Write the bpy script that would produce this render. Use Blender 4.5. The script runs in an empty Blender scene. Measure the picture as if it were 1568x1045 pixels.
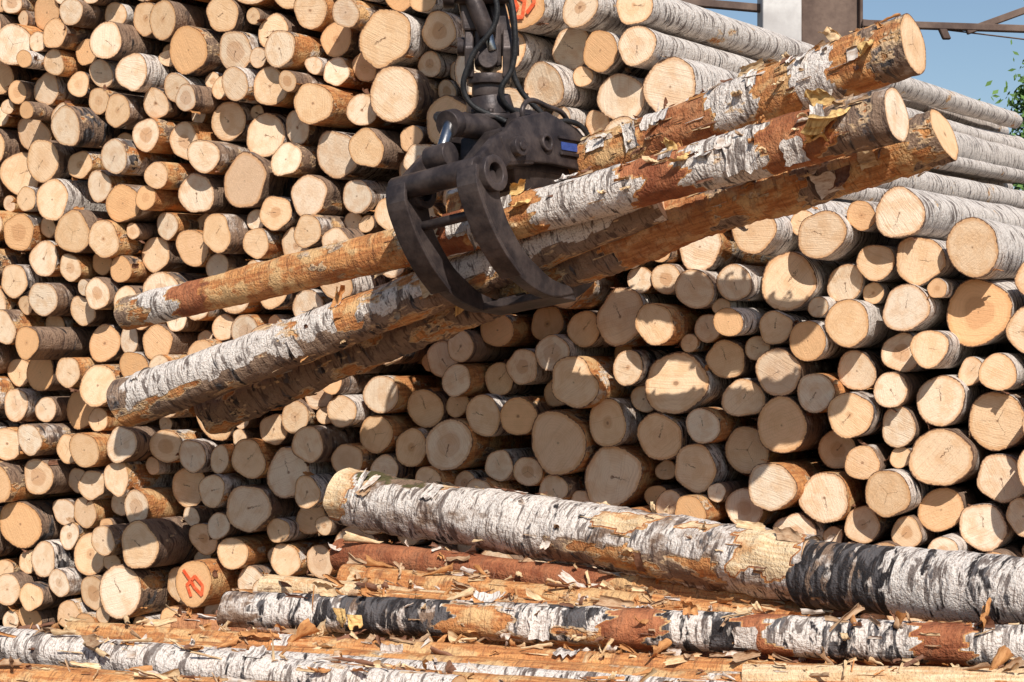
import bpy, math, random
import numpy as np
from mathutils import Vector, Matrix, noise as mn
random.seed(7); np.random.seed(7)
rad=math.radians
F=3049.0; CX=784.0; HZ=600.0; CH=1.4
def pt(u,v,Y):
    return Vector(((u-CX)/F*Y, Y, CH+(HZ-v)/F*Y))
scene=bpy.context.scene
# ------------------------------------------------------------------ node helpers
class NT:
    def __init__(s,name,rough=0.8):
        s.m=bpy.data.materials.new(name); s.m.use_nodes=True
        s.t=s.m.node_tree; s.n=s.t.nodes; s.l=s.t.links
        s.b=s.n['Principled BSDF']; s.b.inputs['Roughness'].default_value=rough
        s.b.inputs['Specular IOR Level'].default_value=0.25
    def _in(s,sock,val):
        if hasattr(val,'is_output'): s.l.new(val,sock)
        elif val is not None:
            if isinstance(val,(tuple,list)) and len(val)==3 and sock.type=='RGBA': val=(*val,1)
            sock.default_value=val
    def math(s,op,a,b=None,c=None,clamp=False):
        x=s.n.new('ShaderNodeMath'); x.operation=op; x.use_clamp=clamp
        s._in(x.inputs[0],a)
        if b is not None: s._in(x.inputs[1],b)
        if c is not None: s._in(x.inputs[2],c)
        return x.outputs[0]
    def attr(s,name):
        x=s.n.new('ShaderNodeAttribute'); x.attribute_name=name; return x
    def vmul(s,v,k):
        x=s.n.new('ShaderNodeVectorMath'); x.operation='MULTIPLY'; s._in(x.inputs[0],v); x.inputs[1].default_value=k; return x.outputs[0]
    def noise(s,v,scale=1,detail=3,rough=0.55,dist=0):
        x=s.n.new('ShaderNodeTexNoise'); s._in(x.inputs['Vector'],v); x.inputs['Scale'].default_value=scale
        x.inputs['Detail'].default_value=detail; x.inputs['Roughness'].default_value=rough; x.inputs['Distortion'].default_value=dist
        return x.outputs['Fac']
    def ss(s,v,a,b,lo=0.,hi=1.):
        x=s.n.new('ShaderNodeMapRange'); x.interpolation_type='SMOOTHSTEP'; s._in(x.inputs[0],v)
        s._in(x.inputs[1],a); s._in(x.inputs[2],b); x.inputs[3].default_value=lo; x.inputs[4].default_value=hi; return x.outputs[0]
    def mix(s,f,a,b,mode='MIX'):
        x=s.n.new('ShaderNodeMix'); x.data_type='RGBA'; x.blend_type=mode
        s._in(x.inputs[0],f); s._in(x.inputs[6],a); s._in(x.inputs[7],b); return x.outputs[2]
    def sep(s,v,kind='XYZ'):
        x=s.n.new('ShaderNodeSeparateXYZ' if kind=='XYZ' else 'ShaderNodeSeparateColor'); s._in(x.inputs[0],v); return x.outputs
    def comb(s,a,b,c):
        x=s.n.new('ShaderNodeCombineXYZ'); s._in(x.inputs[0],a); s._in(x.inputs[1],b); s._in(x.inputs[2],c); return x.outputs[0]
    def bump(s,h,strength=0.5,dist=0.01):
        x=s.n.new('ShaderNodeBump'); s._in(x.inputs['Height'],h); x.inputs['Strength'].default_value=strength; x.inputs['Distance'].default_value=dist
        s.l.new(x.outputs[0],s.b.inputs['Normal'])
    def col(s,c): s._in(s.b.inputs['Base Color'],c)

def make_bark():
    # rnd: R = whiteness of the birch bark, G = per-log seed, B = peeled state (-.5 mossy, 0 none, .7 orange, .95 red-brown, 1.3 bare wood), A = black plates
    M=NT('bark',0.85)
    lp=M.attr('lp').outputs['Vector']; ra=M.attr('rnd'); r=ra.outputs['Color']; K=ra.outputs['Alpha']
    R,G,B=M.sep(r,'C')[:3]
    x,y,z=M.sep(lp)[:3]
    v=M.comb(M.math('ADD',x,M.math('MULTIPLY',G,37.)),y,z)
    len1=M.noise(M.vmul(v,(75,10,10)),1,2,0.6,0.3)
    len2=M.noise(M.vmul(v,(26,7,7)),1,3,0.6,0.5)
    n2=M.noise(M.vmul(v,(6,10,10)),1,4,0.65)
    n3=M.noise(M.vmul(v,(3.2,7,7)),1,4,0.65)
    n4=M.noise(M.vmul(v,(17,6,6)),1,4,0.6,0.6)
    grit=M.noise(M.vmul(v,(90,90,90)),1,2,0.7)
    streak=M.noise(M.vmul(v,(6,70,70)),1,2,0.6)
    white=M.mix(M.ss(grit,0.3,0.6),(0.46,0.37,0.31),(0.88,0.80,0.72))
    grey=M.mix(n2,(0.11,0.065,0.045),(0.46,0.31,0.21))
    wf=M.ss(M.math('ADD',M.math('MULTIPLY',n2,1.0),M.math('SUBTRACT',R,0.5)),0.36,0.56)
    base=M.mix(wf,grey,white)
    m1=M.ss(len1,0.57,0.63); m2=M.ss(len2,0.55,0.62)
    base=M.mix(M.math('MULTIPLY',m1,0.65),base,(0.11,0.07,0.055))
    base=M.mix(M.math('MULTIPLY',m2,0.8),base,(0.08,0.05,0.04))
    kf=M.ss(M.math('ADD',n4,M.math('MULTIPLY',K,0.30)),0.62,0.69)
    kc=M.mix(M.ss(len2,0.46,0.58,0,0.6),(0.025,0.022,0.023),(0.17,0.155,0.155))
    base=M.mix(kf,base,kc)
    moss=M.math('MULTIPLY',M.ss(B,-0.1,-0.4),M.ss(n2,0.42,0.52))
    base=M.mix(moss,base,M.mix(grit,(0.035,0.03,0.015),(0.17,0.15,0.06)))
    # peeled areas
    pk=M.math('ADD',n3,M.math('MULTIPLY',B,0.6))
    pf=M.ss(pk,0.72,0.745)
    o1=M.mix(M.ss(streak,0.3,0.7),(0.42,0.15,0.05),(0.70,0.33,0.12))
    o2=M.mix(M.ss(n2,0.48,0.60),o1,(0.70,0.43,0.20))
    red=M.mix(M.ss(n2,0.35,0.65),(0.24,0.07,0.03),(0.48,0.18,0.08))
    o2=M.mix(M.ss(B,0.74,0.90),o2,red)
    o2=M.mix(M.ss(len1,0.58,0.66,0,0.5),o2,(0.16,0.06,0.03))
    o2=M.mix(M.ss(n4,0.54,0.68,0,0.45),o2,(0.26,0.12,0.065))
    crm=M.mix(M.ss(streak,0.3,0.7),(0.68,0.45,0.24),(0.86,0.66,0.42))
    crm=M.mix(M.ss(n2,0.52,0.64,0,0.7),crm,(0.60,0.29,0.11))
    o2=M.mix(M.ss(B,1.08,1.22),o2,crm)
    base=M.mix(pf,base,o2)
    edge=M.math('MULTIPLY',M.ss(pk,0.685,0.715),M.math('SUBTRACT',1.0,pf))
    base=M.mix(M.math('MULTIPLY',edge,0.85),base,(0.70,0.48,0.28))
    base=M.mix(M.ss(grit,0.45,0.75,0.0,0.35),base,(0.10,0.06,0.04))
    M.col(base)
    h=M.math('ADD',M.math('MULTIPLY',grit,0.6),M.math('MULTIPLY',len2,-0.7))
    h=M.math('ADD',h,M.math('MULTIPLY',n2,1.1))
    h=M.math('ADD',h,M.math('MULTIPLY',pf,-0.4))
    M.bump(h,1.0,0.014)
    return M.m
def make_endwood():
    M=NT('sawn_wood',0.75)
    lp=M.attr('lp').outputs['Vector']; r=M.attr('rnd').outputs['Color']
    R,G,B=M.sep(r,'C')[:3]
    x,y,z=M.sep(lp)[:3]
    off=M.math('MULTIPLY',G,61.)
    v=M.comb(off,y,z)
    rho0=M.math('SQRT',M.math('ADD',M.math('MULTIPLY',y,y),M.math('MULTIPLY',z,z)))
    nl=M.noise(M.vmul(v,(1,1.7,1.7)),1,2)
    nf=M.noise(M.vmul(v,(1,9,9)),1,3,0.65)
    rho=M.math('ADD',rho0,M.math('MULTIPLY',M.math('SUBTRACT',nl,0.5),0.35))
    q1=M.math('FRACT',M.math('MULTIPLY',G,7.31)); q2=M.math('FRACT',M.math('MULTIPLY',G,17.7)); q3=M.math('FRACT',M.math('MULTIPLY',G,29.3)); q4=M.math('FRACT',M.math('MULTIPLY',G,43.1))
    base=M.mix(q1,(0.86,0.58,0.34),(0.93,0.76,0.57))
    base=M.mix(M.ss(q2,0.68,1.0,0,0.85),base,(0.82,0.44,0.19))
    base=M.mix(M.ss(nl,0.42,0.68,0,0.5),base,(0.74,0.44,0.22))
    hs=M.math('MULTIPLY',q3,0.5)
    hf=M.math('SUBTRACT',1.0,M.ss(rho,hs,M.math('ADD',hs,0.12)))
    base=M.mix(M.math('MULTIPLY',hf,M.ss(q4,0.40,0.95,0,0.65)),base,(0.58,0.29,0.13))
    rg=M.math('SINE',M.math('ADD',M.math('MULTIPLY',rho,70.),M.math('MULTIPLY',nf,5.)))
    base=M.mix(M.math('MULTIPLY',M.ss(rg,0.2,1.0),0.12),base,(0.45,0.22,0.10))
    pith=M.math('SUBTRACT',1.0,M.ss(rho,0.02,0.06))
    base=M.mix(M.math('MULTIPLY',pith,0.7),base,(0.25,0.12,0.06))
    ph=M.math('MULTIPLY',G,40.)
    sc=M.math('ADD',M.math('MULTIPLY',y,M.math('COSINE',ph)),M.math('MULTIPLY',z,M.math('SINE',ph)))
    sw=M.noise(M.comb(M.math('MULTIPLY',sc,26.),off,M.math('MULTIPLY',rho0,0.7)),1,2)
    base=M.mix(M.ss(sw,0.5,0.72,0,0.26),base,(0.48,0.27,0.14))
    def crack(mult,lo,hi,w):
        an2=M.math('ADD',M.math('MULTIPLY',M.math('ARCTAN2',z,y),mult),M.math('ADD',ph,M.math('MULTIPLY',nf,0.6)))
        cd=M.math('MULTIPLY',M.math('ABSOLUTE',M.math('SINE',an2)),rho0)
        c_=M.math('SUBTRACT',1.0,M.ss(cd,w*.3,w))
        c_=M.math('MULTIPLY',c_,M.math('SUBTRACT',1.0,M.ss(M.math('ADD',rho0,nl),0.85,1.2)))
        return M.math('MULTIPLY',c_,M.math('MULTIPLY',M.ss(q2,lo,lo+.02),M.ss(q2,hi,hi+.02,1.,0.)))
    cl=M.math('MAXIMUM',crack(0.5,-.1,.45,.013),crack(1.5,.5,.58,.016))
    base=M.mix(M.math('MULTIPLY',cl,0.75),base,(0.20,0.09,0.045))
    base=M.mix(M.ss(q3,0.86,1.0,0,0.4),base,(0.55,0.42,0.32))
    rr=M.math('ADD',rho0,M.math('MULTIPLY',M.math('SUBTRACT',nf,0.5),0.14))
    base=M.mix(M.ss(rr,0.82,0.93,0,0.55),base,(0.62,0.30,0.11))
    base=M.mix(M.ss(rr,0.95,0.98),base,(0.16,0.08,0.045))
    M.col(base)
    M.bump(M.math('ADD',M.math('MULTIPLY',sw,0.8),M.math('ADD',nf,M.math('MULTIPLY',cl,-2.))),0.5,0.006)
    return M.m
def make_shard():
    M=NT('bark_shreds',0.7)
    r=M.attr('rnd').outputs['Color']; lp=M.attr('lp').outputs['Vector']
    n=M.noise(M.vmul(lp,(25,70,70)),1,3,0.65)
    c=M.mix(M.ss(n,0.3,0.7),r,M.mix(1.0,r,(0.62,0.5,0.42),'MULTIPLY'))
    c=M.mix(M.ss(n,0.60,0.75,0,0.7),c,(0.2,0.09,0.05))
    M.col(c); M.bump(n,0.4,0.004); return M.m
BARK=make_bark(); WOOD=make_endwood(); SHARD=make_shard()
def simple(name,c1,c2,scale,rough=0.7,metal=0,bump=0.3,dist=0.01,detail=5):
    M=NT(name,rough); tc=M.n.new('ShaderNodeTexCoord').outputs['Object']
    n=M.noise(tc,scale,detail,0.6); n2=M.noise(tc,scale*7,3,0.6)
    c=M.mix(M.ss(n,0.35,0.68),c1,c2); c=M.mix(M.ss(n2,0.4,0.8,0,0.4),c,c1)
    M.col(c); M.b.inputs['Metallic'].default_value=metal
    M.bump(M.math('ADD',n,n2),bump,dist); return M.m

# ------------------------------------------------------------------ mesh collector
class Col:
    def __init__(s): s.v=[];s.f=[];s.m=[];s.lp=[];s.rn=[];s.sm=[]
    def obj(s,name,mats):
        me=bpy.data.meshes.new(name); me.from_pydata(s.v,[],s.f)
        for m in mats: me.materials.append(m)
        me.polygons.foreach_set('material_index',s.m)
        me.polygons.foreach_set('use_smooth',s.sm)
        a=me.attributes.new('lp','FLOAT_VECTOR','POINT'); a.data.foreach_set('vector',np.array(s.lp,dtype=np.float32).ravel())
        a=me.attributes.new('rnd','FLOAT_COLOR','POINT'); a.data.foreach_set('color',np.array(s.rn,dtype=np.float32).ravel())
        me.update(); o=bpy.data.objects.new(name,me); scene.collection.objects.link(o); return o

class Log: pass
def add_log(C,p0,p1,r0,r1,rnd,seg=22,rings=5,rough=0.0,bend=0.0,bdir=None,caps=(1,1),tilt=0.05,zones=(),shape=1.0):
    L=Log(); ax=(p1-p0); ln=ax.length; ax=ax/ln
    up=Vector((0,0,1)); e1=ax.cross(up).normalized(); e2=e1.cross(ax).normalized()
    bd=bdir if bdir is not None else (e1*random.uniform(-1,1)+e2*random.uniform(-1,1))
    ph=[random.uniform(0,6.28) for _ in range(4)]; am=[random.uniform(0,.075)*shape,random.uniform(0,.05)*shape,random.uniform(0,.03)*shape]
    sd=random.uniform(0,900)
    t1=(random.gauss(0,tilt),random.gauss(0,tilt)); t2=(random.gauss(0,tilt),random.gauss(0,tilt))
    def center(t): return p0+ax*(ln*t)+bd*(bend*math.sin(math.pi*t))
    def rr(t,th):
        r=r0+(r1-r0)*t
        f=1+am[0]*math.cos(2*th+ph[0])+am[1]*math.cos(3*th+ph[1])+am[2]*math.cos(5*th+ph[2]+t*2)
        if rough>0:
            c,s=math.cos(th)*r,math.sin(th)*r; l=t*ln
            f+=rough*(0.55*mn.noise(Vector((l*2.2+sd,c*5,s*5)))+0.35*mn.noise(Vector((l*9+sd,c*12,s*12)))+0.22*mn.noise(Vector((l*38+sd,c*16,s*16))))
        return r*f
    L.center=center;L.rr=rr;L.ax=ax;L.e1=e1;L.e2=e2;L.ln=ln;L.r0=r0
    col=tuple(rnd)+((0,) if len(rnd)==3 else ())
    L.col=col
    def zc(t,th):
        if not zones: return col
        tt=t+0.03*mn.noise(Vector((t*9+sd,2*math.cos(th),2*math.sin(th))))+0.010*mn.noise(Vector((t*60+sd,5*math.cos(th),5*math.sin(th))))
        res=col
        for (a,b,tc,tw,c) in zones:
            if a<=tt<b:
                d=abs((th-tc+math.pi)%(2*math.pi)-math.pi)
                if d<tw*(1+0.5*mn.noise(Vector((t*25+sd,3,th)))): res=(c[0],col[1],c[1],c[2])
        return res
    L.zc=zc
    base=len(C.v); ring0=[];ringN=[]
    for i in range(rings+1):
        t=i/rings; c=center(t)
        for j in range(seg):
            th=j/seg*2*math.pi; r=rr(t,th); cy,cz=math.cos(th),math.sin(th)
            p=c+e1*(r*cy)+e2*(r*cz)
            if i==0: p=p+ax*(t1[0]*r*cy+t1[1]*r*cz)
            if i==rings: p=p+ax*(t2[0]*r*cy+t2[1]*r*cz)
            C.v.append(p[:]); C.lp.append((t*ln,r0*cy,r0*cz)); C.rn.append(zc(t,th))
            if i==0: ring0.append(p)
            if i==rings: ringN.append(p)
    for i in range(rings):
        for j in range(seg):
            a=base+i*seg+j;b=base+i*seg+(j+1)%seg
            C.f.append((a,a+seg,b+seg,b)); C.m.append(0); C.sm.append(True)
    for k,(ring,on) in enumerate(((ring0,caps[0]),(ringN,caps[1]))):
        if not on: continue
        cc=sum(ring,Vector())/seg; b0=len(C.v)
        for q,(s_) in enumerate((1.0,0.965,0.5)):
            for j in range(seg):
                th=j/seg*2*math.pi
                p=cc+(ring[j]-cc)*s_
                C.v.append(p[:]); C.lp.append((k,s_*math.cos(th),s_*math.sin(th))); C.rn.append(col)
        C.v.append(cc[:]); C.lp.append((k,0,0)); C.rn.append(col); ci=len(C.v)-1
        for q in range(2):
            for j in range(seg):
                a=b0+q*seg+j;b=b0+q*seg+(j+1)%seg
                f=(a,b,b+seg,a+seg); 
                C.f.append(f if k==0 else f[::-1]); C.m.append(1); C.sm.append(False)
        for j in range(seg):
            a=b0+2*seg+j;b=b0+2*seg+(j+1)%seg
            f=(a,b,ci); C.f.append(f if k==0 else f[::-1]); C.m.append(1); C.sm.append(False)
    return L
CREAM=(0.80,0.60,0.36);ORNG=(0.62,0.31,0.12);BRN=(0.26,0.13,0.08);WHT=(0.74,0.66,0.58);YEL=(0.84,0.58,0.24);TAN=(0.54,0.37,0.23)
def shard(C,o,a,e,n,w,h,curl,color,jag=0.3,mi=0,twist=0.0,nu=10,nv=8):
    """curled strip of bark: h along a, w across e curling up along n"""
    base=len(C.v); sd=random.uniform(0,99)
    k=random.uniform(.85,1.12); col=(color[0]*k,color[1]*k,color[2]*k,1); sk=random.uniform(-.5,.5)
    for i in range(nu+1):
        u=i/nu-0.5
        wl=w*(1+jag*0.9*mn.noise(Vector((u*3+sd,0,0)))+jag*.6*mn.noise(Vector((u*11+sd,0,0))))
        for j in range(nv+1):
            v=j/nv; cu=curl*(1+0.6*mn.noise(Vector((u*2+sd,5,0)))); ph=v*cu; rc=wl/max(cu,0.05)*(1-.25*v)
            hl=h*(1+jag*0.5*mn.noise(Vector((v*5+sd,7,0))))
            p=o+a*(u*hl+sk*v*w)+e*(rc*math.sin(ph))+n*(rc*(1-math.cos(ph))+0.004+twist*u*v*w+w*.12*mn.noise(Vector((u*4+sd,v*4,2))))
            C.v.append(p[:]); C.lp.append((u*h+sd,v*w,0)); C.rn.append(col)
    for i in range(nu):
        for j in range(nv):
            q=base+i*(nv+1)+j
            C.f.append((q,q+1,q+nv+2,q+nv+1)); C.m.append(mi); C.sm.append(True)
def flap(C,L,t,th,w,h,curl,color,mi=2,flip=1,jag=0.3,twist=0.0):
    c=L.center(t); n=L.e1*math.cos(th)+L.e2*math.sin(th); tg=(-L.e1*math.sin(th)+L.e2*math.cos(th))*flip
    shard(C,c+n*L.rr(t,th),L.ax,tg,n,w,h,curl,color,jag,mi,twist)
def sleeve(C,L,t0,dt,th0,dth,off,rnd=None,color=None,lift=0.03):
    """loose sheet of bark still wrapped part-way round the log, its edges lifting"""
    nu=max(6,int(dt*L.ln/0.018)); nv=max(6,int(dth/0.16)); base=len(C.v); sd=random.uniform(0,99)
    side=random.choice((-1,1))
    for i in range(nu+1):
        u=i/nu
        for j in range(nv+1):
            v=j/nv
            th=th0+(v-.5)*dth*(1+.35*mn.noise(Vector((u*5+sd,1,0)))+.15*mn.noise(Vector((u*16+sd,1,0))))
            t=t0+(u-.5)*dt*(1+.35*mn.noise(Vector((v*4+sd,4,0)))+.15*mn.noise(Vector((v*14+sd,4,0))))
            t=min(max(t,0.),1.)
            ed=max(0,(v if side>0 else 1-v)-.62)/.38
            eu=max(0,abs(u-.5)*2-.75)/.25
            o_=off+lift*ed**1.6*(1+.8*mn.noise(Vector((u*6+sd,8,0))))+lift*.35*eu**2
            n=L.e1*math.cos(th)+L.e2*math.sin(th)
            r=L.rr(t,th)
            p=L.center(t)+n*(r+o_)
            C.v.append(p[:]); C.lp.append((t*L.ln+3.3,L.r0*math.cos(th),L.r0*math.sin(th)))
            C.rn.append(rnd if rnd else (*color,1))
    for i in range(nu):
        for j in range(nv):
            q=base+i*(nv+1)+j
            C.f.append((q,q+1,q+nv+2,q+nv+1)); C.m.append(0 if rnd else 2); C.sm.append(True)

# ------------------------------------------------------------------ LOG PILE
AA=rad(25); A=Vector((math.sin(AA),math.cos(AA),0)); T=Vector((math.cos(AA),-math.sin(AA),0)); D=9.1
def plane_xy(s): return A*D+T*s
def pix2sz(u,v):
    k=(u-CX)/F
    s=(D*math.cos(AA)*k-D*math.sin(AA))/(math.cos(AA)+math.sin(AA)*k)
    Y=D*math.cos(AA)-math.sin(AA)*s
    return s,CH+(HZ-v)/F*Y,Y
seeds=[(28,68,32),(52,15,28),(92,52,22),(122,77,20),(120,20,22),(160,20,20),(170,65,28),(205,22,25),(257,38,28),(285,78,36),(335,18,28),(357,80,30),(405,43,26),(443,82,28),(420,130,30),(500,55,28),(470,15,28),(555,92,22),(595,62,44),(608,135,41),(668,45,30),(600,10,25),(690,180,36),(150,115,22),(212,113,29),(20,140,18),(57,133,24),(105,125,20),(145,150,20),(182,170,26),(80,180,24),(20,200,28),(125,195,30),(335,180,31),(300,150,20),(228,203,25),(278,218,28),(325,240,26),(395,205,33),(446,245,26),(490,160,32),(510,235,36),(555,167,24),(572,228,30),(617,260,27),(375,275,40),(298,293,32),(252,272,20),(190,242,26),(120,250,22),(65,245,33),(155,285,24),(195,313,29),(88,312,30),(40,305,20),(245,342,22),(118,352,32),(60,395,27),(30,355,28),(105,410,20),(215,387,27),(290,378,28),(345,358,28),(420,328,27),(475,305,31),(545,303,26),(578,325,27),(485,353,25),(438,372,26),(70,458,27),(20,430,24),(115,475,23),(155,450,24),(185,410,20),(145,525,29),(75,525,24),(15,500,25),(50,570,27),(110,570,23),(190,520,21),(245,525,27),(155,590,32),(95,628,29),(20,620,24),(15,680,25),(60,672,23),(140,688,27),(195,680,28),(247,683,27),(290,697,27),(57,730,28),(98,737,20),(183,732,25),(262,747,32),(210,780,26),(115,785,24),(75,790,20),(22,805,36),(175,825,22),(235,830,36),(300,825,25),(342,805,21),(385,780,36),(65,855,26),(127,850,32),(15,900,25),(60,915,21),(108,940,22),(145,905,27),(198,905,38),(262,905,27),(312,893,34),(360,850,24),(375,890,26),(430,860,25),(462,797,26),(275,945,24),(45,945,20),
(410,662,25),(448,637,26),(480,600,27),(445,725,40),(385,695,29),(335,750,24),(495,750,24),(540,705,27),(487,680,27),(535,632,25),(572,668,31),(590,605,30),(545,545,27),(640,625,30),(622,685,28),(670,550,28),(705,580,25),(695,683,40),(665,735,22),(752,638,31),(802,645,29),(752,580,24),(800,560,28),(815,495,28),(755,505,27),(770,715,24),(797,718,24),(850,678,46),(855,550,29),(838,600,24),(885,590,38),(917,637,34),(925,720,47),(840,750,24),(900,500,28),(935,485,42),(967,565,26),(1020,497,30),(1030,585,48),(1010,670,36),(1078,652,27),(1060,715,36),(1020,775,25),(1065,780,25),(1105,550,30),(1135,610,31),(1130,690,36),(1140,775,29),(1135,495,22),(1185,500,26),(1195,572,36),(1197,650,42),(1195,750,38),(1245,520,30),(1253,598,30),(1265,690,30),(1262,765,38),(1065,440,29),(1020,430,23),(1065,380,35),(1130,435,28),(1195,432,44),(1160,355,35),(1262,360,37),(1282,432,30),(1300,495,35),(1300,570,30),(1310,635,34),(1325,710,26),(1335,400,29),(1385,338,38),(1410,400,37),(1390,468,35),(1375,545,30),(1370,595,26),(1375,655,29),(1370,750,36),(1390,815,24),(1310,800,28),(1495,385,42),(1490,480,50),(1445,525,28),(1440,620,38),(1440,700,46),(1525,645,44),(1562,500,36),(1530,570,28),(1530,735,36),(1505,805,36),(1455,840,22),(1555,795,28),
(812,16,38),(850,74,33),(888,16,30),(910,75,31),(825,132,34),(965,5,29),(980,75,30),(1010,128,45),(945,150,39),(795,155,28),(960,215,35),(865,225,28),(730,240,30),(660,250,26),(720,110,34),(905,235,24)]
PAINTED=((812,16,38),(312,893,34))
P=[];Rr=[]
for (u,v,r) in seeds:
    s,z,Y=pix2sz(u,v); P.append((s,z)); Rr.append(r/F*Y*1.04)
prof=[(-600,-260),(0,-215),(500,-125),(850,-44),(935,-22),(1000,60),(1060,95),(1085,180),(1120,285),(1200,305),(1350,298),(1450,335),(1568,350),(1700,420),(1850,600),(2000,880),(2100,1080)]
ps=[];pz=[]
for u,v in prof:
    s,z,Y=pix2sz(u,v); ps.append(s); pz.append(z)
P=np.array(P);Rr=np.array(Rr)
ns=len(P)
for it,(rmx,rmn,tries) in enumerate([(0.13,0.10,5000),(0.105,0.08,9000),(0.085,0.065,12000),(0.065,0.045,12000)]):
    for _ in range(tries):
        r=random.uniform(rmn,rmx); s=random.uniform(-11.2,ps[-1]-.2); z=random.uniform(r,4.9)
        if z+r>np.interp(s,ps,pz): continue
        d=np.hypot(P[:,0]-s,P[:,1]-z)-Rr-r
        if d.min()> -0.018: P=np.vstack([P,(s,z)]); Rr=np.append(Rr,r)
w=np.ones(len(P)); w[:ns]=0.25
for it in range(60):
    dx=P[:,None,:]-P[None,:,:]; dist=np.hypot(dx[...,0],dx[...,1])+np.eye(len(P))*9
    ov=np.clip(Rr[:,None]+Rr[None,:]-dist,0,None)
    np.fill_diagonal(ov,0)
    P+= (dx/dist[...,None]*ov[...,None]*0.25).sum(1)*w[:,None]
    P[:,1]=np.maximum(P[:,1],Rr)
C=Col(); print('logs',len(P))
ends={}
for i in range(len(P)):
    s,z=P[i]; r=Rr[i]*0.985
    prot=max(-0.2,min(0.22,random.gauss(0,0.075)))
    if i>=ns and r<0.07: prot-=random.uniform(0.0,0.2)
    painted=i<ns and seeds[i] in PAINTED
    if painted: prot=.1
    p0=plane_xy(s)+Vector((0,0,z))-A*prot
    surf=np.interp(s,ps,pz)-z
    exposed = surf<0.75
    ln=random.uniform(10.0,10.8) if s>-6.5 else 5.5
    tl=0.06*min(1,max(0,(z-0.8)/2))+random.gauss(0,0.004)
    dirv=(A+T*random.gauss(0,0.008)+Vector((0,0,tl))).normalized()
    wh=random.choice([0.05,0.2,0.35,0.5,0.65]); peel=random.choice([0,0.1,.3,.5])
    if exposed and s>-5: wh=random.choice([0.6,0.7,0.8,0.85]);peel=random.choice([0,0,.1])
    G_=random.random()
    if painted: G_=0.055
    L=add_log(C,p0,p0+dirv*ln,r,r*random.uniform(0.78,0.92),(wh,G_,peel,0.0 if exposed else random.choice([0,0,.3])),
            seg=32,rings=(34 if exposed and s>-6 else 5),rough=(0.12 if exposed else 0.10),bend=random.uniform(-.05,.05) if exposed else 0,caps=(1,1),tilt=0.02 if painted else 0.09,shape=1.25)
    if painted: ends[i]=p0
    if random.random()<0.4:
        th=random.uniform(0,6.28); e1=dirv.cross(Vector((0,0,1))).normalized(); e2=e1.cross(dirv)
        n=e1*math.cos(th)+e2*math.sin(th); tg=-e1*math.sin(th)+e2*math.cos(th)
        shard(C,p0+n*(r*1.0)+dirv*0.03,dirv,tg,n,random.uniform(.02,.06),random.uniform(.03,.1),random.uniform(.6,1.6),random.choice([ORNG,BRN,TAN,BRN]),mi=2)
PAINT=simple('orange_marking_paint',(0.80,0.10,0.03),(0.85,0.2,0.08),40,0.6)
for idx,p0 in ends.items():
    r=Rr[idx]; c=p0-A*0.009
    pts=[(-.5,.55),(-.2,.2),(.1,-.2),(.45,-.5),(.5,-.1),(.1,.3),(-.3,-.1),(-.1,-.55)]
    if seeds[idx]==PAINTED[0]: pts=[(-.6,.1),(-.3,.3),(-.1,-.1),(-.4,-.5),(.1,-.5),(.2,.1),(-.1,.3),(.5,.5),(.6,0),(.3,-.35)]
    for a_,b_ in zip(pts[:-1],pts[1:]):
        for q in range(4):
            f0=q/4;f1=(q+1.3)/4
            x0=a_[0]+(b_[0]-a_[0])*f0;y0=a_[1]+(b_[1]-a_[1])*f0;x1=a_[0]+(b_[0]-a_[0])*f1;y1=a_[1]+(b_[1]-a_[1])*f1
            dd=Vector((x1-x0,y1-y0)).normalized(); nx,ny=-dd.y*0.075,dd.x*0.075
            b0=len(C.v)
            for (xx,yy) in ((x0+nx,y0+ny),(x0-nx,y0-ny),(x1-nx,y1-ny),(x1+nx,y1+ny)):
                C.v.append((c+T*(xx*r)+Vector((0,0,yy*r))-A*(0.0004*q))[:]); C.lp.append((0,xx,yy)); C.rn.append((1,0,0,1))
            C.f.append((b0,b0+1,b0+2,b0+3)); C.m.append(3); C.sm.append(False)
C.obj('log_pile',[BARK,WOOD,SHARD,PAINT])

# ------------------------------------------------------------------ logs held in the grapple
def pr(d,Y): return d/2/F*Y
def biglog(name,a,b,d0,d1,rnd,bend=0,bdir=None,rough=0.16,flaps=(),rf=0,cols=(CREAM,ORNG,BRN,TAN,CREAM,WHT),tmin=0.02,tmax=.98,seg=48,zones=(),sl=0,slr=None,slt=(0.05,.95),tilt=.05):
    C=Col(); p0=pt(*a);p1=pt(*b)
    L=add_log(C,p0,p1,pr(d0,a[2]),pr(d1,b[2]),rnd,seg=seg,rings=int((p1-p0).length*60),rough=rough,bend=bend,bdir=bdir,tilt=tilt,zones=zones,shape=.6)
    for _ in range(sl):
        t=random.uniform(*slt); th=random.uniform(-.6,2.6)
        if random.random()<.6:
            sleeve(C,L,t,random.uniform(.012,.04),th,random.uniform(.5,1.7),random.uniform(.002,.006),rnd=(slr or (.85,L.col[1],0,0)),lift=random.uniform(.006,.028))
        else:
            sleeve(C,L,t,random.uniform(.008,.03),th,random.uniform(.3,.9),random.uniform(.002,.006),color=random.choice(cols),lift=random.uniform(.005,.03))
    for fl in flaps: flap(C,L,*fl)
    for _ in range(rf):
        t=random.uniform(tmin,tmax); th=random.uniform(-0.5,3.6) if random.random()<.7 else random.uniform(0,6.28)
        if random.random()<.5: flap(C,L,t,th,random.uniform(.02,.07),random.uniform(.012,.05),random.uniform(1.4,4.2),random.choice(cols),flip=random.choice((1,-1)),jag=.4,twist=random.uniform(-.8,.8))
        else: flap(C,L,t,th,random.uniform(.006,.02),random.uniform(.03,.12),random.uniform(.8,3),random.choice(cols),flip=random.choice((1,-1)),jag=.6,twist=random.uniform(-1.8,1.8))
    o=C.obj(name,[BARK,WOOD,SHARD]); return o,L
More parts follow.
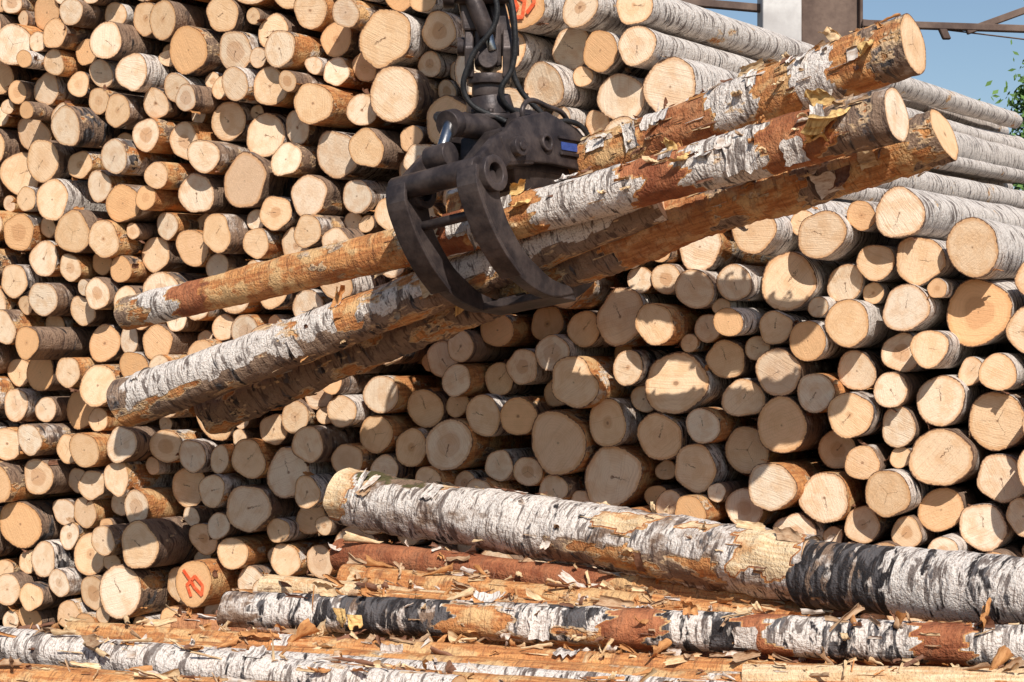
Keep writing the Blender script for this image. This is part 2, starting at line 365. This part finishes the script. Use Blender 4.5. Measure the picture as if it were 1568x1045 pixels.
U=Vector((0,0,1))
def Z(*zs):
    out=[]
    for z in zs: out.append((z[0],z[1],0,9,z[2]) if len(z)==3 else z)
    return out
WB=(.95,.0,0);OR=(.3,.68,0);RD=(.2,.95,0);BR=(.25,.40,0);GR=(.35,.25,.2);CRM=(.5,1.35,0);MX=(.4,.55,0)
biglog('birch_log',(192,482,10.2),(1373,173,7.75),50,86,(0.55,0.13,0.45),rf=90,tmin=.4,sl=16,slt=(.45,.95),
       zones=Z((-.1,.05,BR),(.05,.10,WB),(.10,.15,RD),(.15,.33,OR),(.33,.46,MX),(.46,.52,RD),(.52,.61,(.3,.70,0)),(.61,.73,(.92,.02,0)),(.73,.79,RD),(.79,.87,WB),(.87,.94,(.2,.85,0)),(.94,1.1,GR)),
       flaps=[(0.955,0.5,0.22,0.10,1.1,YEL,2,-1,.5,.8),(0.94,0.9,0.11,0.10,2.0,YEL),(0.93,0.1,0.14,0.05,1.6,YEL,2,-1,.5,-.8),(0.585,0.9,.09,.08,2.2,YEL),(.60,.5,.08,.09,1.6,YEL,2,-1),(.775,.9,.08,.05,2.2,YEL),(.79,.5,.10,.06,1.6,YEL,2,-1)],bend=-.02,bdir=U)
biglog('birch_log',(190,617,10.1),(1010,305,8.6),74,62,(0.86,0.37,0.06),rf=34,tmin=.3,sl=6,
       zones=Z((-.1,.04,GR),(.25,.44,(.8,.15,0)),(.45,.50,(.3,.7,0)),(.5,.7,(.7,.25,0)),(0,1,4.6,1.3,(.15,.3,.1))),flaps=[(.46,.7,.12,.06,2.0,ORNG)],bend=-.02,bdir=U)
biglog('birch_log',(700,322,9.6),(1398,67,8.1),60,92,(0.55,0.71,0.38),rf=110,tmin=.3,sl=16,slt=(.3,.95),
       zones=Z((.3,.46,(.4,.6,0)),(.46,.62,(.2,.85,0)),(.62,.72,(.75,.3,0)),(.72,.78,OR),(.78,.87,(.85,.1,0)),(.87,.94,OR),(.94,1.1,GR)),
       flaps=[(.94,.4,.14,.08,1.3,YEL,2,-1,.5,.6),(.88,1.0,.09,.06,2.2,CREAM),(.70,1.3,.06,.12,2.4,CREAM)])
biglog('birch_log',(325,632,10.3),(1448,206,8.0),72,84,(0.16,0.55,0.28,.2),rf=90,tmin=.1,bend=.07,bdir=U,rough=.34,sl=18,slr=(.2,.55,.2,.1),slt=(.35,.97),
       zones=Z((.62,.74,(.2,.8,0)),(.80,.84,(.2,.65,0)),(.88,.97,(.2,.6,0))),
       flaps=[(.44,.3,.20,.08,.9,YEL,2,-1,.5,.6),(.455,.6,.10,.08,1.8,YEL),(.90,-.2,.14,.07,1.6,BRN,2,-1)])
# ------------------------------------------------------------------ foreground logs
fg=[]
def fgl(*a,**k):
    o,L=biglog('felled_log',*a,**k); fg.append(L); return L
fgl((530,760,9.7),(1250,873,8.0),84,108,(0.52,0.21,0.04,.12),rf=36,rough=.24,sl=8,slr=(.6,.2,0,.15),tmin=.3,tilt=.2,
    zones=Z((-.1,.05,0.6,1.3,CRM),(.05,.20,1.7,.8,(.2,-.5,.1)),(.20,.28,2.2,.5,(.2,-.5,.1)),(.23,.27,1.3,.3,CRM),(.60,.72,.85,.38,CRM),(.77,.84,1.2,.3,CRM),(.88,.985,.5,.8,CRM),(.5,.86,-.6,.5,BR),(.28,.6,1.3,.9,(.7,.0,0))),
    flaps=[(.89,1.2,.05,.14,1.2,CREAM),(.97,.9,.07,.12,1.2,TAN)])
fgl((1236,880,8.03),(1800,925,6.9),106,108,(0.85,0.83,0.0,.22),rf=4,rough=.12,zones=Z((-.1,.28,0,9,(.40,0,.75)),(.5,.6,0,9,(.6,0,.5))))
fgl((520,848,9.45),(1260,935,8.1),48,52,(0.15,0.44,0.9),rf=15,zones=Z((0,.3,(.2,.9,0)),(.3,.6,(.2,.98,0)),(.6,1,(.3,.75,0))))
fgl((528,886,9.15),(1270,960,7.95),46,46,(0.3,0.67,0.72),rf=30)
fgl((405,897,9.25),(1000,955,8.25),38,40,(0.4,0.29,1.25),rf=20)
fgl((345,931,8.5),(1640,994,7.05),56,66,(0.75,0.93,0.0,.42),rf=50,rough=.14,sl=5,tilt=.2,
    zones=Z((-.1,.05,(.45,0,0)),(.05,.16,(.7,0,.55)),(.17,.30,(.5,.0,.75)),(.30,.42,(.65,.35,.45)),(.42,.5,(.7,.3,.5)),(.5,.56,RD),(.56,.66,(.85,0,.55)),(.66,.70,RD),(.70,.85,(.9,0,.45)),(.85,.9,RD)),
    flaps=[(.15,1.1,.09,.08,2.2,CREAM),(.17,.4,.14,.06,1.4,YEL,2,-1,.5,.7),(.19,.1,.10,.07,1.6,YEL,2,-1),(.6,1,.08,.06,2.4,ORNG)])
fgl((-80,978,8.1),(700,1066,7.0),58,62,(0.80,0.05,0.10,.05),rf=30,cols=(BRN,ORNG,WHT,CREAM),sl=5)
fgl((105,970,8.7),(1010,1035,7.65),40,46,(0.4,0.36,0.72),rf=40,sl=4)
fgl((300,988,8.35),(1340,1050,7.25),46,56,(0.3,0.48,0.68),rf=55,sl=8)
fgl((900,1012,7.95),(1720,1042,7.05),44,48,(0.25,0.77,0.9),rf=40,sl=6)
fgl((1140,1040,7.3),(1800,1052,6.8),44,46,(0.5,0.6,1.2),rf=20)
fgl((270,958,8.95),(1130,1003,8.0),36,40,(0.4,0.16,0.85),rf=30)
fgl((560,920,8.9),(1400,975,7.75),40,40,(0.4,0.86,0.74),rf=30)
fgl((150,1020,7.9),(1250,1085,6.9),50,50,(0.4,0.06,0.72),rf=40)
fgl((-150,1032,7.55),(620,1100,6.8),56,56,(0.35,0.56,0.6),rf=30)
C=Col()
for row,(z,y0,y1) in enumerate(((0.10,6.6,9.9),(0.26,7.5,9.7),(0.31,8.2,9.2))):
    y=y0
    while y<y1:
        r=random.uniform(.065,.095); x0=random.uniform(-1.5,-1.2)-(0.9 if y<7.6 else 0)
        if row==2: x0+=.5
        p0=Vector((x0,y+.2,z+random.uniform(-.02,.02))); p1=p0+Vector((4.6+random.uniform(-.3,.5),-2.0,random.uniform(-.03,.03)))
        L=add_log(C,p0,p1,r,r*.9,(random.choice([.2,.5,.7]),random.random(),random.choice([0,.5,.72,.9])),seg=20,rings=60,rough=.1)
        if row: fg.append(L)
        y+=2.05*r
C.obj('log_heap',[BARK,WOOD,SHARD])
C=Col()
for _ in range(700):
    L=random.choice(fg[2:15]) if random.random()<.8 else random.choice(fg[15:])
    t=random.uniform(0,1); th=random.gauss(1.3,.6)
    n=L.e1*math.cos(th)+L.e2*math.sin(th)
    o=L.center(t)+n*(L.rr(t,th)+random.uniform(0,.01))
    a=(L.ax*random.gauss(0,1.2)+L.e1*random.gauss(0,.5)+U*random.gauss(0,.3)).normalized()
    e=a.cross(n).normalized(); nn=e.cross(a).normalized()
    if nn.z<0: nn=-nn
    sz=random.random()**2.2
    shard(C,o,a,e,nn,.010+.075*sz*random.random()+.008*random.random(),.02+.12*sz+.03*random.random(),random.uniform(1.2,4.4),random.choice([CREAM,ORNG,TAN,CREAM,TAN,BRN,WHT,CREAM,ORNG]),jag=.4,twist=random.uniform(-1.2,1.2),nu=7,nv=8)
for _ in range(700):
    x=random.uniform(-5,3);y=random.uniform(6,11.2)
    a=Vector((random.gauss(0,1),random.gauss(0,1),random.gauss(0,.2))).normalized(); e=a.cross(U).normalized()
    shard(C,Vector((x,y,.005)),a,e,U,random.uniform(.01,.05),random.uniform(.03,.2),random.uniform(.3,2),random.choice([CREAM,ORNG,BRN,BRN]),jag=.4,nu=4,nv=3)
C.obj('bark_shavings',[SHARD])

# ------------------------------------------------------------------ GRAPPLE
STEEL=simple('worn_black_steel',(0.034,0.027,0.028),(0.105,0.080,0.072),9,0.42,0.3,0.3,0.004)
ROD=simple('chromed_rod',(0.35,0.34,0.33),(0.5,0.5,0.5),8,0.25,1.0,0.05)
RUB=simple('black_rubber',(0.012,0.012,0.013),(0.03,0.028,0.028),20,0.5)
BLUE=simple('blue_label',(0.03,0.06,0.22),(0.05,0.09,0.3),20,0.5)
grap=bpy.data.objects.new('log_grapple',None); scene.collection.objects.link(grap)
C0=pt(790,234,9.0)
h=Vector((.78,-.60,.13)).normalized(); nA=Vector((-.61,-.792,0))
nA=(nA-h*nA.dot(h)).normalized(); w_=nA.cross(h).normalized(); w_= w_ if w_.z>0 else -w_
def G(n,hh,w): return C0+nA*n+h*hh+w_*w
def mobj(name,vs,fs,mat,bev=0.006,smooth=False):
    me=bpy.data.meshes.new(name); me.from_pydata([v[:] for v in vs],[],fs); me.materials.append(mat)
    import bmesh; bm=bmesh.new(); bm.from_mesh(me); bmesh.ops.recalc_face_normals(bm,faces=bm.faces); bm.to_mesh(me); bm.free()
    if smooth:
        for p in me.polygons: p.use_smooth=len(p.vertices)==4
    o=bpy.data.objects.new(name,me); scene.collection.objects.link(o); o.parent=grap
    if bev:
        b=o.modifiers.new('b','BEVEL'); b.width=bev; b.segments=2; b.limit_method='ANGLE'
    return o
def plate(name,cl,wd,h0,h1,mat=STEEL,bev=0.008):
    L=[];Rt=[]
    for i,(a,b) in enumerate(cl):
        a0=cl[max(i-1,0)];a1=cl[min(i+1,len(cl)-1)]
        d=Vector((a1[0]-a0[0],a1[1]-a0[1])).normalized(); nx,ny=-d.y,d.x
        L.append((a+nx*wd[i]/2,b+ny*wd[i]/2)); Rt.append((a-nx*wd[i]/2,b-ny*wd[i]/2))
    vs=[];N=len(cl)
    for (hh) in (h0,h1):
        for q in L: vs.append(G(q[0],hh,q[1]))
        for q in Rt: vs.append(G(q[0],hh,q[1]))
    fs=[]
    for i in range(N-1):
        fs+= [(i,i+1,N+i+1,N+i),(2*N+i,3*N+i,3*N+i+1,2*N+i+1),(i,2*N+i,2*N+i+1,i+1),(N+i,N+i+1,3*N+i+1,3*N+i)]
    fs+=[(0,N,3*N,2*N),(N-1,2*N+N-1,4*N-1,2*N-1)]
    return mobj(name,vs,fs,mat,bev)
def tube(name,p,q,r,mat=STEEL,seg=20,r2=None,bev=0.004,hole=0):
    r2=r if r2 is None else r2
    a=(q-p).normalized(); e=a.orthogonal().normalized(); f=a.cross(e); vs=[];fs=[]
    prof=[(p,r),(q,r2)]
    if hole: prof+=[(q,hole),(p,hole)]
    for c,rr_ in prof:
        for j in range(seg):
            t=j/seg*6.28318; vs.append(c+e*(rr_*math.cos(t))+f*(rr_*math.sin(t)))
    k=len(prof)
    for i in range(k if hole else 1):
        for j in range(seg):
            j2=(j+1)%seg; i2=(i+1)%k
            fs.append((i*seg+j,i*seg+j2,i2*seg+j2,i2*seg+j))
    if not hole: fs+=[tuple(range(seg))[::-1],tuple(range(seg,2*seg))]
    return mobj(name,vs,fs,mat,bev,True)
def box(name,n0,n1,h0,h1,w0,w1,mat=STEEL,bev=0.01,top=1.0):
    vs=[]
    for w in (w0,w1):
        k=1 if w==w0 else top; nc=(n0+n1)/2;hc=(h0+h1)/2
        for (a,b) in ((n0,h0),(n1,h0),(n1,h1),(n0,h1)): vs.append(G(nc+(a-nc)*k,hc+(b-hc)*k,w))
    return mobj(name,vs,[(0,1,2,3),(4,5,6,7),(0,1,5,4),(1,2,6,5),(2,3,7,6),(3,0,4,7)],mat,bev)
def hose(name,pts,r,mat=RUB):
    cu=bpy.data.curves.new(name,'CURVE'); cu.dimensions='3D'; cu.bevel_depth=r; cu.bevel_resolution=3; cu.resolution_u=10
    sp=cu.splines.new('BEZIER'); sp.bezier_points.add(len(pts)-1)
    for b,p in zip(sp.bezier_points,pts): b.co=p; b.handle_left_type=b.handle_right_type='AUTO'
    cu.materials.append(mat); o=bpy.data.objects.new(name,cu); scene.collection.objects.link(o); o.parent=grap
def smooth_cl(cl,wd,n=3):
    o=[];ow=[]
    for i in range(len(cl)-1):
        p=[cl[max(i-1,0)],cl[i],cl[i+1],cl[min(i+2,len(cl)-1)]]
        for k in range(n):
            t=k/n
            f=lambda a,b,c,d:0.5*((2*b)+(-a+c)*t+(2*a-5*b+4*c-d)*t*t+(-a+3*b-3*c+d)*t**3)
            o.append((f(*[q[0] for q in p]),f(*[q[1] for q in p]))); ow.append(wd[i]+(wd[i+1]-wd[i])*t)
    return o+[cl[-1]],ow+[wd[-1]]
tine=[(.50,-.15),(.505,-.22),(.485,-.31),(.445,-.40),(.39,-.475),(.32,-.55),(.22,-.61),(.10,-.655),(-.06,-.66)]
twd=[.13,.19,.16,.145,.135,.125,.11,.08,.025]
st,sw_=smooth_cl(tine,twd)
for k,hh in enumerate((-.23,.17)):
    plate('near_tine_%d'%k,st,sw_,hh-.03,hh+.03,bev=.006)
    tube('tine_hub_%d'%k,G(.47,hh-.055,-.18),G(.47,hh+.065,-.18),.08,hole=.046)
    plate('tine_arm_%d'%k,[(.49,-.17),(.35,-.06),(.15,-.01)],[.15,.14,.19],hh-.024,hh+.022)
    rb,rw=smooth_cl([(.58,-.15),(.592,-.23),(.56,-.33),(.51,-.43),(.44,-.525),(.35,-.61)],[.02]*6)
    plate('tine_rib_%d'%k,rb,rw,hh-.055,hh+.055,bev=.004)
tube('claw_cross_tube',G(.535,-.28,-.16),G(.535,.20,-.16),.055)
tube('claw_lower_tube',G(.46,-.22,-.33),G(.46,.16,-.33),.022)
mt=[(-a,b) for a,b in st]
for k,hh in enumerate((-.12,.07)):
    plate('far_tine_%d'%k,mt,sw_,hh-.03,hh+.03,bev=.006)
    plate('far_arm_%d'%k,[(-.49,-.15),(-.35,-.05),(-.15,-.01)],[.15,.14,.19],hh-.02,hh+.02)
tube('far_cross_tube',G(-.53,-.2,-.14),G(-.53,.16,-.14),.05)
plate('tip_bar',[( .10,-.675),(-.08,-.69)],[.035,.03],-.24,.19,bev=.005)
box('crosshead',-.27,.27,-.14,.14,-.12,.07,top=.88)
box('crosshead_belly',-.17,.17,-.11,.11,-.2,-.11,top=1.3)
for k,hh in enumerate((-.18,.18)):
    plate('cheek_plate_%d'%k,[(.34,-.06),(.2,.0),(0,.03),(-.2,.0),(-.34,-.06)],[.12,.20,.24,.20,.12],hh-.016,hh+.016)
    for q,nn in enumerate((.26,-.26)):
        tube('pivot_pin_%d%d'%(k,q),G(nn,hh-.05,-.04),G(nn,hh+.05,-.04),.045)
        tube('pivot_cap_%d%d'%(k,q),G(nn,hh-.06,-.04),G(nn,hh+.06,-.04),.022)
tube('slot_frame',G(.04,.19,.0),G(.04,.215,.0),.04,hole=.026)
box('side_label',-.2,-.08,.197,.2,-.018,.018,BLUE,0)
box('label_rail_top',-.22,-.06,.197,.21,.03,.045,bev=.003)
box('label_rail_low',-.22,-.06,.197,.21,-.045,-.03,bev=.003)
tube('claw_cylinder',G(.40,-.03,.10),G(-.2,-.03,.10),.055)
tube('cylinder_gland',G(.44,-.03,.09),G(.38,-.03,.105),.062)
tube('cylinder_rod',G(.50,-.03,-.04),G(.42,-.03,.095),.028,ROD)
tube('cylinder_eye',G(.51,-.09,-.06),G(.51,.03,-.06),.055)
box('valve_block',-.16,.1,-.10,.10,.10,.19,top=.75)
box('saddle',-.12,.12,-.13,.13,.06,.16,top=.8)
def W(dx,dy,dz): return C0+Vector((dx,dy,dz+.04))
tx=-.125
tube('rotator',W(tx*.9,0,.12),W(tx,0,.21),.115,r2=.10)
tube('rotator_flange',W(tx*.9,0,.10),W(tx*.9,0,.125),.13)
for j in range(8):
    a=j*.785; tube('bolt_%d'%j,W(tx*.9+.112*math.cos(a),.112*math.sin(a),.12),W(tx*.9+.112*math.cos(a),.112*math.sin(a),.145),.013,seg=6,bev=0)
tube('rotator_neck',W(tx,0,.21),W(tx,0,.28),.075)
tube('rotator_collar',W(tx,0,.265),W(tx,0,.31),.098)
for k,dx in enumerate((-.085,.085)):
    vs=[];x0=tx+dx-.02;x1=tx+dx+.02
    for x in (x0,x1):
        for (y,z) in ((-.08,.29),(.08,.29),(.10,.42),(.06,.51),(-.06,.51),(-.10,.42)): vs.append(W(x,y,z))
    mobj('knuckle_plate_%d'%k,vs,[(0,1,2,3,4,5),(6,7,8,9,10,11)]+[(i,(i+1)%6,6+(i+1)%6,6+i) for i in range(6)],STEEL,.006)
tube('knuckle_pin',W(tx-.14,0,.44),W(tx+.14,0,.44),.042)
tube('knuckle_pin_cross',W(tx,-.12,.37),W(tx,.12,.37),.045)
def wbox(name,x0,x1,y0,y1,z0,z1,mat=STEEL,bev=.01,sx=0):
    vs=[W(x+(sx if z==z1 else 0),y,z) for z in (z0,z1) for (x,y) in ((x0,y0),(x1,y0),(x1,y1),(x0,y1))]
    return mobj(name,vs,[(0,1,2,3),(4,5,6,7),(0,1,5,4),(1,2,6,5),(2,3,7,6),(3,0,4,7)],mat,bev)
wbox('link_lower',tx-.062,tx+.062,-.07,.07,.34,.54,bev=.018)
wbox('link_upper',tx-.11,tx-.02,-.08,.08,.50,.76,sx=-.05)
wbox('link_upper_side',tx+.03,tx+.11,-.06,.06,.48,.74,sx=-.06)
wbox('link_web',tx-.05,tx+.06,-.02,.04,.52,.72,sx=-.03)
tube('damper',W(tx+.0,-.11,.47),W(tx-.10,-.11,.72),.04)
tube('damper_rod',W(tx+.02,-.11,.40),W(tx+.0,-.11,.48),.022,ROD)
tube('boom_pin',W(tx-.19,-.1,.66),W(tx+.10,-.1,.66),.045)
tube('boom_pin_end',W(tx-.2,-.1,.66),W(tx-.15,-.1,.66),.065)
wbox('boom_tip',tx-.17,tx+.06,-.12,.12,.69,2.2,bev=.02,sx=.1)
hose('hose_a',[W(tx+.08,-.1,.75),W(tx+.12,-.14,.5),W(tx+.11,-.13,.33),W(tx+.06,-.12,.2),G(-.05,.12,.12)],.013)
hose('hose_b',[W(tx-.03,-.13,.78),W(tx+.04,-.16,.55),W(tx-.08,-.14,.35),W(tx-.10,-.12,.2),G(.12,.05,.12)],.013)
hose('hose_c',[W(tx+.06,.08,.78),W(tx+.12,.02,.5),W(tx+.12,.02,.3),G(-.14,.1,.14)],.013)
hose('hose_loop_left',[G(.15,-.12,.12),G(.28,-.14,.17),G(.40,-.12,.15),G(.42,-.08,.10)],.012)
hose('hose_loop_right',[G(-.05,.15,.10),G(-.16,.20,.12),G(-.26,.22,.07),G(-.30,.2,-.02)],.012)
hose('guard_loop',[G(.12,.16,.06),G(.14,.17,.16),G(-.06,.17,.18),G(-.2,.16,.14),G(-.22,.16,.04)],.012,STEEL)

# ------------------------------------------------------------------ setting
def grid_obj(name,vs,fs,mat):
    me=bpy.data.meshes.new(name); me.from_pydata(vs,[],fs); me.materials.append(mat); o=bpy.data.objects.new(name,me); scene.collection.objects.link(o); return o
DIRT=simple('dirt',(0.10,0.07,0.045),(0.22,0.16,0.11),3,0.95,0,0.6,0.03)
grid_obj('ground',[(-600,-100,0),(600,-100,0),(600,1200,0),(-600,1200,0)],[(0,1,2,3)],DIRT)
CONC=simple('weathered_concrete',(0.45,0.42,0.40),(0.66,0.63,0.60),1.5,0.9)
RUST=simple('rusty_steel',(0.085,0.055,0.045),(0.19,0.13,0.10),2,0.8)
def parented(name,parts):
    e=bpy.data.objects.new(name,None); scene.collection.objects.link(e)
    for (nm,p,q,a,b,mat) in parts:
        d=(q-p).normalized(); e1=d.orthogonal() if abs(d.z)<.9 else Vector((1,0,0)); 
        if abs(d.z)<.9: e1=d.cross(Vector((0,0,1))).normalized()
        e2=d.cross(e1).normalized()
        vs=[(c+e1*(sx*a/2)+e2*(sy*b/2))[:] for c in (p,q) for (sx,sy) in ((-1,-1),(1,-1),(1,1),(-1,1))]
        o=grid_obj(nm,vs,[(3,2,1,0),(4,5,6,7),(0,1,5,4),(1,2,6,5),(2,3,7,6),(3,0,4,7)],mat); o.parent=e
        bv=o.modifiers.new('b','BEVEL'); bv.width=.01
    return e
YB=26.
def V(u,v,Y=YB): return pt(u,v,Y)
x0=V(1193,0).x; x1=V(1273,0).x
parented('crane_trestle',[
 ('concrete_column',Vector((x0,YB,0)),Vector((x0,YB,8)),.50,.6,CONC),
 ('steel_column',Vector((x1,YB+.4,0)),Vector((x1,YB+.4,8.2)),.88,.5,RUST),
 ('column_flange_a',Vector((x1-.39,YB+.1,0)),Vector((x1-.39,YB+.1,8.2)),.04,.14,RUST),
 ('column_flange_b',Vector((x1+.40,YB+.1,0)),Vector((x1+.40,YB+.1,8.2)),.04,.14,RUST),
 ('rail_beam',V(1040,2),V(1180,14),.12,.10,RUST),
 ('lower_chord',V(1320,36),V(1800,52),.11,.09,RUST),
 ('upper_chord',V(1320,-60),V(1800,-40),.12,.12,RUST),
 ('brace_a',V(1480,48),V(1640,-10),.09,.09,RUST),
 ('brace_b',V(1400,40),V(1340,66),.04,.04,RUST),
 ('cable',V(1320,30),V(1700,76),.02,.02,RUST),
 ('gusset',V(1440,38),V(1450,60),.1,.1,RUST),
 ('far_column',Vector((V(1800,0).x,YB,0)),Vector((V(1800,0).x,YB,8.2)),.5,.5,RUST)])
LEAF=NT('tree_leaves',.6); g=LEAF.attr('rnd').outputs['Color']; LEAF.col(g)
def tree(name,base,H,Rc,seed):
    rs=random.Random(seed); e=bpy.data.objects.new(name,None); scene.collection.objects.link(e)
    C=Col()
    add_log(C,base,base+Vector((.3,0,H*.75)),.28,.06,(.1,.3,0),seg=10,rings=8,rough=.05)
    cl=[]
    for i in range(60):
        zz=rs.uniform(.28,1.0); a=rs.uniform(0,6.28); rr_=Rc*math.sin(min(1,(1.12-zz)*1.35)*1.57)*rs.uniform(.35,1)
        c=base+Vector((rr_*math.cos(a),rr_*math.sin(a),H*zz)); cl.append(c)
        add_log(C,base+Vector((.2*zz,0,H*zz*.7)),c,.07,.02,(.1,.3,0),seg=5,rings=2)
    t=C.obj('trunk_and_limbs',[BARK,BARK]); t.parent=e
    C=Col()
    for c in cl:
        cr=rs.uniform(.8,1.6); sh=rs.uniform(.7,1.4)
        for _ in range(560):
            d=Vector((rs.gauss(0,1),rs.gauss(0,1),rs.gauss(0,.8))); d=d*(cr*.45)
            p=c+d; s=rs.uniform(.07,.15); a=Vector((rs.gauss(0,1),rs.gauss(0,1),rs.gauss(0,1))).normalized(); b=a.orthogonal().normalized()
            i0=len(C.v); k=sh*rs.uniform(.7,1.3)
            for q in (p-a*s,p+b*s*.6,p+a*s,p-b*s*.6): C.v.append(q[:]);C.lp.append((0,0,0));C.rn.append((.085*k,.15*k,.04*k,1))
            C.f.append((i0,i0+1,i0+2,i0+3));C.m.append(0);C.sm.append(False)
    o=C.obj('leaves',[LEAF.m]); o.parent=e
tree('broadleaf_tree',Vector((17.0,58,0)),11.3,3.1,3)
tree('broadleaf_tree',Vector((26,66,0)),13.5,4.2,5)
# ------------------------------------------------------------------ light, sky, camera
sun_az=Vector((0.20,-1,0)).normalized(); el=rad(39)
sd=Vector((sun_az.x*math.cos(el),sun_az.y*math.cos(el),math.sin(el)))
sl=bpy.data.lights.new('sun','SUN'); sl.energy=5.0; sl.angle=rad(.5); sl.color=(1,.95,.88)
so=bpy.data.objects.new('sun',sl); scene.collection.objects.link(so); so.rotation_euler=sd.to_track_quat('Z','Y').to_euler()
wd=bpy.data.worlds.new('World'); scene.world=wd; wd.use_nodes=True
nt=wd.node_tree; sky=nt.nodes.new('ShaderNodeTexSky'); sky.sky_type='NISHITA'; sky.sun_disc=False
sky.sun_elevation=el; sky.sun_rotation=math.atan2(sun_az.x,sun_az.y); sky.ozone_density=2.0; sky.air_density=1.0; sky.dust_density=.5
nt.links.new(sky.outputs[0],nt.nodes['Background'].inputs[0]); nt.nodes['Background'].inputs[1].default_value=.095
cam=bpy.data.cameras.new('camera'); cam.lens=70; cam.sensor_width=36; cam.shift_y=78/1568; cam.clip_end=3000; cam.clip_start=.1
co=bpy.data.objects.new('camera',cam); scene.collection.objects.link(co); co.location=(0,0,CH); co.rotation_euler=(rad(90),0,0)
scene.camera=co
scene.view_settings.view_transform='Standard'; scene.view_settings.look='None'; scene.view_settings.exposure=0
